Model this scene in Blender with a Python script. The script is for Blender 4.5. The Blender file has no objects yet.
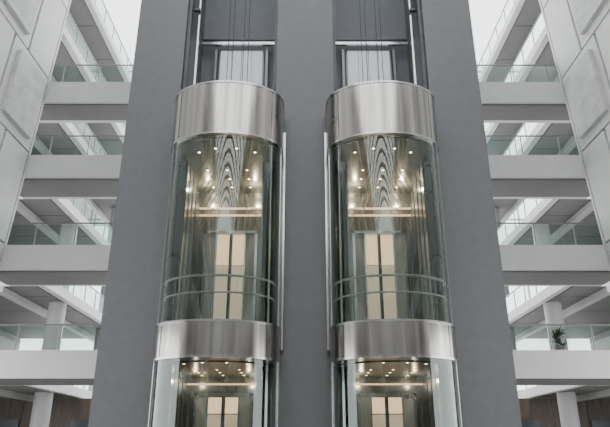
import bpy, math, random
from mathutils import Vector
random.seed(4)
E = 1.6   # eye height above the atrium floor; geometry below is given relative to the eye
D = bpy.data
scene = bpy.context.scene

# ------------------------------------------------------------------ materials
def newmat(name):
    m = D.materials.new(name); m.use_nodes = True
    nt = m.node_tree
    return m, nt, nt.nodes['Principled BSDF']

def pmat(name, col, rough=0.5, metal=0.0, var=0.0, scale=(1,1,1), nscale=4.0, bump=0.0, detail=4, spec=0.5):
    m, nt, b = newmat(name)
    b.inputs['Base Color'].default_value = (*col, 1)
    b.inputs['Roughness'].default_value = rough
    b.inputs['Metallic'].default_value = metal
    b.inputs['Specular IOR Level'].default_value = spec
    if var > 0 or bump > 0:
        tc = nt.nodes.new('ShaderNodeTexCoord')
        mp = nt.nodes.new('ShaderNodeMapping'); mp.inputs['Scale'].default_value = scale
        nz = nt.nodes.new('ShaderNodeTexNoise'); nz.inputs['Scale'].default_value = nscale
        nz.inputs['Detail'].default_value = detail
        nt.links.new(tc.outputs['Object'], mp.inputs['Vector'])
        nt.links.new(mp.outputs['Vector'], nz.inputs['Vector'])
        if var > 0:
            cr = nt.nodes.new('ShaderNodeValToRGB')
            cr.color_ramp.elements[0].position = 0.3; cr.color_ramp.elements[1].position = 0.7
            cr.color_ramp.elements[0].color = (*[c*(1-var) for c in col], 1)
            cr.color_ramp.elements[1].color = (*[min(1, c*(1+var)) for c in col], 1)
            nt.links.new(nz.outputs['Fac'], cr.inputs['Fac'])
            nt.links.new(cr.outputs['Color'], b.inputs['Base Color'])
        if bump > 0:
            bp = nt.nodes.new('ShaderNodeBump'); bp.inputs['Strength'].default_value = bump
            bp.inputs['Distance'].default_value = 0.02
            nt.links.new(nz.outputs['Fac'], bp.inputs['Height'])
            nt.links.new(bp.outputs['Normal'], b.inputs['Normal'])
    return m

def glassmat(name, tint, refl=1.0, rough=0.0, ior=1.5):
    m = D.materials.new(name); m.use_nodes = True
    nt = m.node_tree
    for n in list(nt.nodes): nt.nodes.remove(n)
    out = nt.nodes.new('ShaderNodeOutputMaterial')
    tr = nt.nodes.new('ShaderNodeBsdfTransparent'); tr.inputs['Color'].default_value = (*tint, 1)
    gl = nt.nodes.new('ShaderNodeBsdfGlossy'); gl.inputs['Roughness'].default_value = rough
    gl.inputs['Color'].default_value = (0.88, 1, 0.95, 1)
    fr = nt.nodes.new('ShaderNodeFresnel'); fr.inputs['IOR'].default_value = ior
    mu = nt.nodes.new('ShaderNodeMath'); mu.operation = 'MULTIPLY'; mu.inputs[1].default_value = refl; mu.use_clamp = True
    mx = nt.nodes.new('ShaderNodeMixShader')
    nt.links.new(fr.outputs[0], mu.inputs[0]); nt.links.new(mu.outputs[0], mx.inputs[0])
    nt.links.new(tr.outputs[0], mx.inputs[1]); nt.links.new(gl.outputs[0], mx.inputs[2])
    nt.links.new(mx.outputs[0], out.inputs[0])
    return m

def emat(name, col, s):
    m, nt, b = newmat(name)
    b.inputs['Base Color'].default_value = (*col, 1)
    b.inputs['Emission Color'].default_value = (*col, 1)
    b.inputs['Emission Strength'].default_value = s
    return m

M_TOWER = pmat('grey_tower_plaster', (0.190, 0.196, 0.208), 0.5, var=0.05, nscale=3, bump=0.04, detail=8)
M_TOWERD = pmat('shaft_plaster', (0.25, 0.265, 0.29), 0.6, var=0.05, nscale=3)
M_WHITE = pmat('white_cladding', (0.73, 0.73, 0.725), 0.5, var=0.03, nscale=1.2)
M_PANEL = pmat('pale_stone_panel', (0.63, 0.63, 0.625), 0.55, var=0.14, scale=(1, 1, 2), nscale=1.3, detail=8)
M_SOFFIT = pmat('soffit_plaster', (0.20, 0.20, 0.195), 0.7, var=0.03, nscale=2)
M_GWALL = pmat('gallery_wall_stone', (0.28, 0.275, 0.265), 0.6, var=0.1, nscale=1)
M_GFLOOR = pmat('gallery_floor_stone', (0.34, 0.335, 0.32), 0.35, var=0.1, nscale=1)
M_SEAM = pmat('dark_joint', (0.12, 0.12, 0.12), 0.8, var=0.05)
M_STEEL = pmat('brushed_steel', (0.54, 0.52, 0.495), 0.19, 1.0, var=0.38, scale=(1, 1, 0.01), nscale=4.0, detail=6, bump=0.05)
M_STEELP = pmat('polished_steel', (0.66, 0.65, 0.64), 0.2, 1.0, var=0.05, nscale=3)
M_RAIL = pmat('rail_steel', (0.26, 0.27, 0.27), 0.35, 0.6, var=0.05, nscale=3)
M_STEELD = pmat('dark_steel', (0.09, 0.095, 0.10), 0.4, 0.8, var=0.1, nscale=3)
M_INNER = pmat('cab_wall_steel', (0.27, 0.27, 0.255), 0.22, 0.6, var=0.25, scale=(1, 1, 0.03), nscale=4)
M_CEIL = pmat('cab_ceiling_metal', (0.23, 0.21, 0.18), 0.3, 0.4, var=0.1, nscale=3)
M_GOLD = pmat('reflection_rib', (0.46, 0.42, 0.36), 0.3, 0.9, var=0.05, nscale=3)  # for the thin tubes that stand in for the reflected arch pattern
M_DOOR = pmat('handrail_satin', (0.82, 0.84, 0.85), 0.4, 0.0, var=0.06, scale=(1, 1, 0.05), nscale=5)
M_FLOOR = pmat('polished_stone_floor', (0.46, 0.45, 0.43), 0.2, var=0.12, nscale=0.8, detail=8)
M_WOOD = pmat('brown_wood_panel', (0.15, 0.115, 0.09), 0.5, var=0.3, scale=(3, 3, 0.2), nscale=3, detail=6)
M_COL = pmat('column_plaster', (0.54, 0.54, 0.535), 0.55, var=0.04, nscale=2)
M_GLASS = glassmat('cab_glass', (0.74, 0.83, 0.795), 2.6)
M_RAILG = glassmat('balustrade_glass', (0.62, 0.74, 0.70), 1.0)
M_ROOFB = pmat('roof_steel_dark', (0.14, 0.145, 0.15), 0.5, var=0.05)
M_LAMP = emat('warm_downlight', (1.0, 0.72, 0.45), 16)
M_COVE = emat('warm_cove_strip', (1.0, 0.64, 0.38), 1.5)
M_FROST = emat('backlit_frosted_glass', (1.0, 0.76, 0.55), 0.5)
M_TOPGLOW = emat('door_top_glow', (1.0, 0.68, 0.42), 1.4)  # added upper panel; stronger emission imitates the glow peaking at the door top
M_FROST2 = emat('landing_side_glass', (0.42, 0.40, 0.36), 0.14)
M_LANDGLOW = emat('glowing_landing_panel', (0.80, 0.84, 0.86), 0.42)  # emission added so the door panels read light in the dim shaft
M_LEAF = pmat('leaf_green', (0.05, 0.11, 0.04), 0.5, var=0.4, nscale=5)
M_POT = pmat('pot_ceramic', (0.30, 0.29, 0.27), 0.4, var=0.1)

# ------------------------------------------------------------------ mesh builder
class MB:
    def __init__(s): s.v = []; s.f = []; s.m = []; s.sm = []; s.mats = []
    def mi(s, mat):
        if mat not in s.mats: s.mats.append(mat)
        return s.mats.index(mat)
    def face(s, pts, mat, smooth=False):
        b = len(s.v); s.v += [tuple(p) for p in pts]
        s.f.append(tuple(range(b, b+len(pts)))); s.m.append(s.mi(mat)); s.sm.append(smooth)
    def hexa(s, p, mat):
        b = len(s.v); s.v += [tuple(q) for q in p]
        for q in ((0,3,2,1),(4,5,6,7),(0,1,5,4),(1,2,6,5),(2,3,7,6),(3,0,4,7)):
            s.f.append(tuple(b+i for i in q)); s.m.append(s.mi(mat)); s.sm.append(False)
    def box(s, x0, x1, y0, y1, z0, z1, mat):
        if x0 > x1: x0, x1 = x1, x0
        s.hexa([(x0,y0,z0),(x1,y0,z0),(x1,y1,z0),(x0,y1,z0),(x0,y0,z1),(x1,y0,z1),(x1,y1,z1),(x0,y1,z1)], mat)
    def strip(s, prof, z0, z1, mat, closed=False, smooth=True):
        n = len(prof); b = len(s.v)
        for x, y in prof: s.v.append((x, y, z0)); s.v.append((x, y, z1))
        for i in range(n if closed else n-1):
            j = (i+1) % n
            s.f.append((b+2*i, b+2*j, b+2*j+1, b+2*i+1)); s.m.append(s.mi(mat)); s.sm.append(smooth)
    def cap(s, prof, z, mat): s.face([(x, y, z) for x, y in prof], mat)
    def tube(s, pts, r, mat, n=8, caps=True, radii=None):
        pts = [Vector(p) for p in pts]; b = len(s.v)
        for i, p in enumerate(pts):
            d = (pts[min(i+1, len(pts)-1)] - pts[max(i-1, 0)]).normalized()
            up = Vector((0,0,1)) if abs(d.z) < 0.9 else Vector((1,0,0))
            a = d.cross(up).normalized(); c = d.cross(a).normalized()
            rr = radii[i] if radii else r
            for k in range(n):
                t = 2*math.pi*k/n
                s.v.append(tuple(p + a*math.cos(t)*rr + c*math.sin(t)*rr))
        for i in range(len(pts)-1):
            for k in range(n):
                l = (k+1) % n
                s.f.append((b+i*n+k, b+i*n+l, b+(i+1)*n+l, b+(i+1)*n+k)); s.m.append(s.mi(mat)); s.sm.append(True)
        if caps:
            s.face([s.v[b+k] for k in range(n)], mat)
            s.face([s.v[b+(len(pts)-1)*n+k] for k in range(n)], mat)
    def make(s, name, parent=None):
        me = D.meshes.new(name)
        me.from_pydata([(x, y, z+E) for x, y, z in s.v], [], s.f)
        for m in s.mats: me.materials.append(m)
        for i, p in enumerate(me.polygons):
            p.material_index = s.m[i]; p.use_smooth = s.sm[i]
        me.update()
        o = D.objects.new(name, me); scene.collection.objects.link(o)
        if parent: o.parent = parent
        return o

def empty(name):
    o = D.objects.new(name, None); scene.collection.objects.link(o); return o

GROUND = -1.6
TOPZ = 31.0
# ------------------------------------------------------------------ floor
b = MB(); b.box(-22, 22, -52, 48, GROUND-0.3, GROUND, M_FLOOR); b.make('floor')

# ------------------------------------------------------------------ tower
b = MB()
b.box(-6.82, -4.85, 20, 25, GROUND, TOPZ, M_TOWER)
b.box(4.85, 6.82, 20, 25, GROUND, TOPZ, M_TOWER)
b.box(-1.125, 1.125, 20, 25, GROUND, TOPZ, M_TOWER)
for s in (-1, 1):
    b.box(s*4.85, s*1.125, 23.6, 25, GROUND, TOPZ, M_TOWERD)
    # guide rails and slots
    b.box(s*4.84, s*4.70, 20.15, 20.5, GROUND, TOPZ, M_STEELD)
    b.box(s*4.50, s*4.44, 20.6, 20.75, GROUND, TOPZ, M_STEELP)
    b.box(s*1.25, s*1.14, 20.3, 20.6, GROUND, TOPZ, M_STEELD)
    z = 0.5
    while z < TOPZ:
        b.box(s*4.70, s*4.44, 20.45, 20.6, z, z+0.12, M_STEELD)
        z += 4.2
b.make('elevator_shaft_tower')

FL = [3.97, 8.70, 13.29, 17.45, 21.8, 26.2]
FD = [29.0, 28.9, 28.7, 28.1]     # rear edge of each balcony walkway
TH = 1.17
# landing doors
nd = 0
for s in (-1, 1):
    for z in FL[2:3]:
        nd += 1
        b = MB()
        b.box(s*4.8, s*1.15, 23.1, 23.25, z+4.3-0.02, z+4.42, M_STEELP)
        b.box(s*4.8, s*1.15, 23.2, 23.35, z+4.58, z+4.66, M_STEELD)
        b.box(s*4.0, s*1.92, 23.45, 23.59, z, z+4.2, M_RAIL)
        for x0, x1 in ((3.93, 3.45), (3.41, 2.985), (2.935, 2.51), (2.47, 1.99)):
            b.box(s*x0, s*x1, 23.36, 23.46, z+0.02, z+4.1, M_LANDGLOW)
        b.box(s*4.2, s*4.08, 23.3, 23.55, z, z+4.2, M_RAIL)
        b.box(s*1.84, s*1.72, 23.3, 23.55, z, z+4.2, M_RAIL)
        b.make('door_%d' % nd)

# ------------------------------------------------------------------ elevators
A, B, CY = 1.98, 1.45, 19.2
def arc(cx, off=0.0, n=48, back=19.93, t0=0, t1=math.pi):
    p = [(cx - (A+off)*math.cos(t0+(t1-t0)*i/n), CY - (B+off)*math.sin(t0+(t1-t0)*i/n)) for i in range(n+1)]
    if back is not None:
        p = [(p[0][0], back)] + p + [(p[-1][0], back)]
    return p

def elevator(s):
    cx = 2.78*s
    root = empty('glass_elevator')
    def band(z0, z1, name, topm, botm):
        b = MB()
        P = arc(cx); Q = arc(cx, -0.10)
        b.strip(P, z0, z1, M_STEEL)
        b.strip(arc(cx, 0.025), z0, z0+0.07, M_STEELP); b.strip(arc(cx, 0.025), z1-0.07, z1, M_STEELP)
        for zz in (z0, z0+0.07, z1-0.07, z1):
            R = arc(cx, 0.025)
            for i in range(len(R)-1):
                b.face([(*R[i], zz), (*R[i+1], zz), (*Q[i+1], zz), (*Q[i], zz)], M_STEELP)
        b.cap(Q, z0-0.0, botm); b.cap(Q, z1, topm)
        b.strip([P[0], P[-1]], z0, z1, M_STEELD, smooth=False)
        for t in (0.62, math.pi-0.62):
            x, y = cx-(A+.004)*math.cos(t), CY-(B+.004)*math.sin(t)
            b.tube([(x, y, z0+.08), (x, y, z1-.08)], 0.008, M_STEELD, 6)
        b.make(name, root)
    band(9.90, 11.97, 'canopy_band', M_STEELD, M_CEIL)
    band(2.51, 3.63, 'deck_band', M_CEIL, M_CEIL)
    band(-1.55, -1.1, 'base_band', M_CEIL, M_CEIL)
    # glazing
    for z0, z1, nm in ((3.63, 9.90, 'glass_upper'), (-1.1, 2.51, 'glass_lower')):
        b = MB(); b.strip(arc(cx, -0.06), z0, z1, M_GLASS); b.make(nm, root)
        b = MB()
        for t in (0.0, math.pi):
            x, y = cx-(A-.06)*math.cos(t), CY-(B-.06)*math.sin(t)
            b.tube([(x, y, z0), (x, y, z1)], 0.045, M_STEELP, 8)
        for t in (0.55, math.pi-0.55):
            x, y = cx-(A-.07)*math.cos(t), CY-(B-.07)*math.sin(t)
            b.tube([(x, y, z0), (x, y, z1)], 0.014, M_STEELP, 6)
        for sx in (-1, 1):
            xx = cx+sx*(A-.06)
            b.box(xx-.05, xx+.05, 19.8, 19.93, z0, z1, M_STEELP)
            xi = cx+sx*1.55
            b.box(xi-.035, xi+.035, 19.9, 20.05, z0, z1, M_STEELP)
        b.tube([(x, y, z1-.10) for x, y in arc(cx, -0.12, back=None)], 0.03, M_STEELD, 6)
        b.make('mullions_'+nm, root)
    # side fin next to the centre pier
    b = MB()
    b.box(s*0.79, s*0.72, 19.7, 19.95, 3.0, 11.0, M_STEELP)
    b.make('side_fin', root)
    # interior decks
    for k, (z0, z1) in enumerate(((3.63, 9.90), (-1.1, 2.51))):
        b = MB()
        x0, x1 = s*4.40, s*1.50
        b.box(x0, x1, 19.93, 22.9, z1, z1+0.12, M_CEIL)      # ceiling
        b.box(x0, x1, 19.93, 22.9, z0-0.12, z0, M_STEELD)    # floor
        b.box(x0, s*4.34, 20.0, 22.9, z0, z1, M_INNER)
        b.box(s*1.56, x1, 20.0, 22.9, z0, z1, M_INNER)
        b.box(x0, x1, 22.8, 22.9, z0, z1, M_INNER)            # rear wall
        dh = z0 + (4.45 if k == 0 else 2.9)
        b.box(s*4.02, s*3.92, 22.66, 22.8, z0, dh+.1, M_STEELP)
        b.box(s*2.0, s*1.9, 22.66, 22.8, z0, dh+.1, M_STEELP)
        b.box(s*4.02, s*1.9, 22.66, 22.8, dh, dh+.12, M_STEELP)
        b.box(s*2.99, s*2.93, 22.68, 22.8, z0, dh, M_STEELD)
        tz = dh-(1.3 if k == 0 else .6)
        for a0, a1 in ((3.92, 3.56), (2.36, 2.0)):
            b.box(s*a0, s*a1, 22.76, 22.79, z0, dh, M_FROST2)
        for a0, a1 in ((3.50, 3.03), (2.89, 2.42)):
            b.box(s*a0, s*a1, 22.74, 22.79, z0+.05, tz-.02, M_FROST)
            b.box(s*a0, s*a1, 22.74, 22.79, tz+.02, dh-.03, M_TOPGLOW)
        for xx in (3.53, 2.39):
            b.box(s*(xx+.03), s*(xx-.03), 22.66, 22.8, z0, dh, M_STEELP)
        for xx in (4.2, 1.72):
            b.box(s*(xx+.015), s*(xx-.015), 22.77, 22.8, z0, z1, M_STEELD)
        for yy in (20.6, 21.3, 22.0):
            b.box(s*4.34, s*4.32, yy, yy+.04, z0, z1, M_STEELD)
            b.box(s*1.58, s*1.56, yy, yy+.04, z0, z1, M_STEELD)
        # fine pointed ribs (upper deck), added to imitate arches mirrored in the glass
        if k == 0:
            xm = s*2.95
            for j in range(8):
                yy = 18.9+0.5*j
                for hw, dr in ((1.2, 1.7), (0.75, 1.3), (0.38, .9)):
                    pts = []
                    for q in range(25):
                        u = -1+2*q/24
                        pts.append((xm+hw*u, yy, z1-.06-dr*abs(u)**1.7))
                    b.tube(pts, 0.009, M_GOLD, 5)
        b.make('cab_interior_%d' % (k+1), root)
        # lamps
        b = MB()
        for zc in ([z1-.75, z1-1.05] if k == 0 else [z1-.3]):
            b.box(s*4.32, s*1.58, 22.70, 22.79, zc, zc+.05, M_COVE)
        lp = []
        for i in range(4):
            t = 0.7+(math.pi-1.4)*i/3
            lp.append((cx-1.3*math.cos(t), 19.75-0.95*math.sin(t)))
        for yy in (20.6, 21.4, 22.2):
            for xx in (3.7, 2.95, 2.2):
                lp.append((s*xx, yy))
        for x, y in lp:
            c = [(x+.045*math.cos(2*math.pi*j/12), y+.045*math.sin(2*math.pi*j/12)) for j in range(12)]
            b.cap(c, z1-0.02, M_LAMP); b.strip(c, z1-.02, z1, M_STEELP, closed=True)
        b.make('downlights_%d' % (k+1), root)
        for (x, y) in ((s*3.9, 21.9), (s*2.0, 21.9)):
            l = D.lights.new('cab_lamp', 'POINT'); l.energy = 52 if k == 0 else 13
            l.color = (1, .80, .60); l.shadow_soft_size = 0.05
            o = D.objects.new('cab_lamp', l); o.location = (x, y, z1-0.25+E)
            scene.collection.objects.link(o); o.parent = root
    # handrails
    b = MB()
    for zz, r in ((5.03, .04), (4.50, .03)):
        b.tube([(x, y, zz) for x, y in arc(cx, -0.2, back=None)], r, M_DOOR, 8)
    for t in (0.15, 0.75, 1.3, math.pi-1.3, math.pi-.75, math.pi-.15):
        x, y = cx-(A-.2)*math.cos(t), CY-(B-.2)*math.sin(t)
        b.tube([(x, y, 3.63), (x, y, 5.03)], 0.016, M_STEELP, 6)
    b.make('handrail', root)
    # suspension yoke and cables
    b = MB()
    b.box(s*4.35, s*1.45, 21.0, 21.25, 12.2, 12.6, M_STEELD)
    b.box(s*4.1, s*3.95, 21.0, 21.25, 10.0, 12.2, M_STEELD)
    b.box(s*1.75, s*1.6, 21.0, 21.25, 10.0, 12.2, M_STEELD)
    for xx in (3.25, 3.05, 2.6, 2.4):
        b.tube([(s*xx, 21.1, 12.6), (s*xx, 21.1, TOPZ)], 0.017, M_STEELD, 6)
    b.make('hoist_cables', root)
elevator(-1); elevator(1)

# ------------------------------------------------------------------ balconies
def balustrade(p0, p1, z):
    b = MB()
    p0 = Vector(p0); p1 = Vector(p1); L = (p1-p0).length; n = max(1, round(L/1.7)); d = (p1-p0)/n
    h = 1.1
    b.tube([(p0.x, p0.y, z+h), (p1.x, p1.y, z+h)], 0.04, M_RAIL, 8)
    for i in range(n+1):
        q = p0+d*i
        b.tube([(q.x, q.y, z), (q.x, q.y, z+h)], 0.03, M_RAIL, 6)
        if i < n:
            r = q+d; e = d.normalized()*.05; q2 = q+e; r2 = r-e
            b.face([(q2.x, q2.y, z+.04), (r2.x, r2.y, z+.04), (r2.x, r2.y, z+h-.08), (q2.x, q2.y, z+h-.08)], M_RAILG)
    b.make('glass_balustrade')

GX = 12.85
for i, z in enumerate(FL):
    zt = z-TH+.5      # walking level of the side galleries
    b = MB()
    if i < 4:
        b.box(-14.6, 14.6, 26.0, FD[i], z-TH, z, M_WHITE)
        b.box(-14.6, 14.6, 26.3, FD[i]-.15, z, z+.015, M_GFLOOR)
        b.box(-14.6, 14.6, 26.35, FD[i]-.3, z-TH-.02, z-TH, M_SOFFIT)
        b.box(-14.6, 14.6, 26.2, 26.28, z-TH-.025, z-TH, M_SEAM)
    for s in (-1, 1):
        y0 = FD[i] if i < 4 else 26.0
        b.box(s*GX, s*21, y0, 44, z-TH, zt, M_WHITE)
        b.box(s*(GX+.2), s*20.6, y0+.1, 43.9, zt, zt+.015, M_GFLOOR)
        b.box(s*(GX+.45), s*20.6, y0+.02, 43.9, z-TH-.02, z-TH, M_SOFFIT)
        b.box(s*14.9, s*15.3, y0, 44, z-TH-.3, z-TH, M_COL)
        b.box(s*(GX+.35), s*(GX+.42), y0, 44, z-TH-.03, z-TH, M_SEAM)
        for yy in (31, 34.5, 38):
            b.box(s*(GX+.5), s*20.6, yy, yy+.07, z-TH-.03, z-TH, M_SEAM)
    b.make('balcony_floor')
    if i < 4:
        for s in (-1, 1):
            balustrade((s*14.3, 26.12, 0), (s*6.9, 26.12, 0), z)
    for s in (-1, 1):
        balustrade((s*(GX+.06), 29.1 if i < 4 else 26.2, 0), (s*(GX+.06), 43.5, 0), zt)

# columns
for s in (-1, 1):
    for yy in (32.6, 40.5):
        b = MB()
        X = 13.62
        prof = [(s*X+.46*math.cos(2*math.pi*k/32), yy+.46*math.sin(2*math.pi*k/32)) for k in range(32)]
        b.strip(prof, GROUND, FL[3]-TH+.01, M_COL, closed=True)
        for zz in [GROUND]+[f-TH+.5 for f in FL[:3]]:
            pr = [(s*X+.50*math.cos(2*math.pi*k/32), yy+.50*math.sin(2*math.pi*k/32)) for k in range(32)]
            b.strip(pr, zz, zz+.18, M_STEELP, closed=True)
        b.make('column')

# rear: glazed wall behind the second void, wood wall at ground level
b = MB()
for k in range(-7, 8):
    b.box(k*3-.05, k*3+.05, 44.0, 44.2, GROUND, TOPZ, M_WHITE)
z = GROUND
while z < TOPZ:
    b.box(-21, 21, 44.0, 44.2, z, z+.10, M_WHITE); z += 4.6
b.make('window_1')
b = MB()
b.box(-20.6, -6, 36, 36.3, GROUND, 2.75, M_WOOD); b.box(6, 20.6, 36, 36.3, GROUND, 2.75, M_WOOD)
for s in (-1, 1):
    for k in range(9):
        x = 6.5+k*1.6
        b.box(s*x, s*(x+.06), 35.95, 36.0, GROUND, 2.75, M_SEAM)
    for x in (9.2, 12.0, 16.2):
        b.box(s*x, s*(x+1.3), 35.9, 35.99, GROUND, 1.6, M_STEELD)
b.make('wall_back')
b = MB()
for s in (-1, 1):
    b.box(s*20.7, s*21, 26.0, 44, GROUND, 18.0, M_GWALL)
    for z in FL[:3]:
        for yy in (29, 33, 37, 41):
            b.box(s*20.6, s*20.7, yy, yy+2.6, z-.6, z+2.0, M_SEAM)
    for yy in (26, 29, 32, 35, 38, 41, 43.8):
        b.box(s*20.75, s*20.95, yy, yy+.12, 18.0, TOPZ, M_WHITE)
    for zz in (20, 23, 26, 29):
        b.box(s*20.77, s*20.93, 26, 44, zz, zz+.1, M_WHITE)
b.make('wall_gallery')

# ------------------------------------------------------------------ leaning side walls
def wx(z): return -(14.3-0.0686*z)
def side_wall(s):
    b = MB()
    def slab(y0, y1, z0, z1, off, th, mat):
        X = lambda z, o: s*(-wx(z)-o)
        pts = []
        for z in (z0, z1):
            xa, xb = X(z, off), X(z, off-th)
            if xa > xb: xa, xb = xb, xa
            pts += [(xa, y0, z), (xb, y0, z), (xb, y1, z), (xa, y1, z)]
        b.hexa(pts, mat)
    slab(8, 26, 5.2, TOPZ, 0, 1.0, M_SEAM)
    slab(25.85, 26, 5.2, TOPZ, 0.1, 1.0, M_WHITE)
    zs = [5.2]+[f for f in FL[1:]]+[TOPZ]
    for i in range(len(zs)-1):
        z0, z1 = zs[i], zs[i+1]
        sh = 1.3 if i % 2 else 0
        for j, (y0, y1) in enumerate(((22.2+sh, 25.8), (17.8+sh, 22.1+sh), (13.0+sh, 17.7+sh), (8, 12.9+sh))):
            slab(y0, y1-.08, z0+.05, z1-.05, .12, .12, M_WHITE)
            if (i+j) % 2 == 0:
                slab(y0+.45, y1-.5, z0+.5, z1-.5, .30, .18, M_PANEL)
    # long galleries towards the far end of the atrium
    for z in FL:
        b.box(s*12.9, s*17, -50, 8, z-TH, z, M_WHITE)
    b.box(s*17, s*17.4, -50, 8, GROUND, TOPZ, M_GWALL)
    for yy in range(-46, 8, 8):
        b.box(s*13.3, s*14.1, yy, yy+.8, GROUND, TOPZ, M_COL)
    b.make('wall_left' if s < 0 else 'wall_right')
side_wall(-1); side_wall(1)

# far end wall (behind the viewer)
b = MB()
b.box(-17, 17, -51.4, -51, GROUND, TOPZ, M_STEELD)
for k in range(-3, 4):
    b.box(k*4.4-.5, k*4.4+.5, -51, -50, GROUND, TOPZ, M_PANEL)
for z in FL: b.box(-14, 14, -51, -49.8, z-TH, z, M_WHITE)
b.make('wall_front')

# roof lattice
b = MB()
R = lambda x: TOPZ + 5.0*(1-(x/14.5)**2)
for yy in range(-50, 27, 4):
    b.tube([(x, yy, R(x)) for x in [-14.5+29*i/24 for i in range(25)]], .32, M_ROOFB, 6)
for x in [-14.5+29*i/10 for i in range(11)]:
    b.tube([(x, -50, R(x)), (x, 26, R(x))], .2, M_ROOFB, 6)
b.make('skylight_roof')

# ------------------------------------------------------------------ plants
def plant(x, y, z):
    b = MB()
    b.tube([(x, y, z), (x, y, z+.05), (x, y, z+.3), (x, y, z+.34)], .2, M_POT, 20, radii=[.16, .17, .24, .25])
    for j in range(4):
        a = j*1.6; tx, ty = x+.12*math.cos(a), y+.12*math.sin(a); th = z+.35+.14*j
        b.tube([(tx, ty, z+.3), (tx+.03*math.cos(a), ty+.03*math.sin(a), th)], .018, M_WOOD, 6)
        for k in range(24):
            t = random.uniform(0, 2*math.pi); el = random.uniform(.2, 1.35); L = random.uniform(.55, .9)
            dx, dy = math.cos(t), math.sin(t); w = .045; pr = None
            for q in range(5):
                u = q/4; r = L*u*math.cos(el*(1-.3*u)); h = L*u*math.sin(el)-.28*u*u*L
                ww = w*(1-u)+.003
                c = Vector((tx+dx*r, ty+dy*r, th+h))
                l_, r_ = c+Vector((-dy*ww, dx*ww, 0)), c+Vector((dy*ww, -dx*ww, 0))
                if pr: b.face([pr[0], pr[1], r_, l_], M_LEAF)
                pr = (l_, r_)
    b.make('potted_dracaena')
plant(11.4, 27.2, FL[0]+.015)

# ------------------------------------------------------------------ world
w = D.worlds.new('sky'); scene.world = w; w.use_nodes = True
bg = w.node_tree.nodes['Background']
bg.inputs[0].default_value = (0.97, 0.985, 1.0, 1); bg.inputs[1].default_value = 3.5

# ------------------------------------------------------------------ camera
cam = D.cameras.new('camera'); co = D.objects.new('camera', cam); scene.collection.objects.link(co)
co.location = (0, 0, E); co.rotation_euler = (math.radians(90+21.5), 0, 0)
cam.sensor_width = 36; cam.lens = 36*600/610; cam.clip_end = 300
scene.camera = co
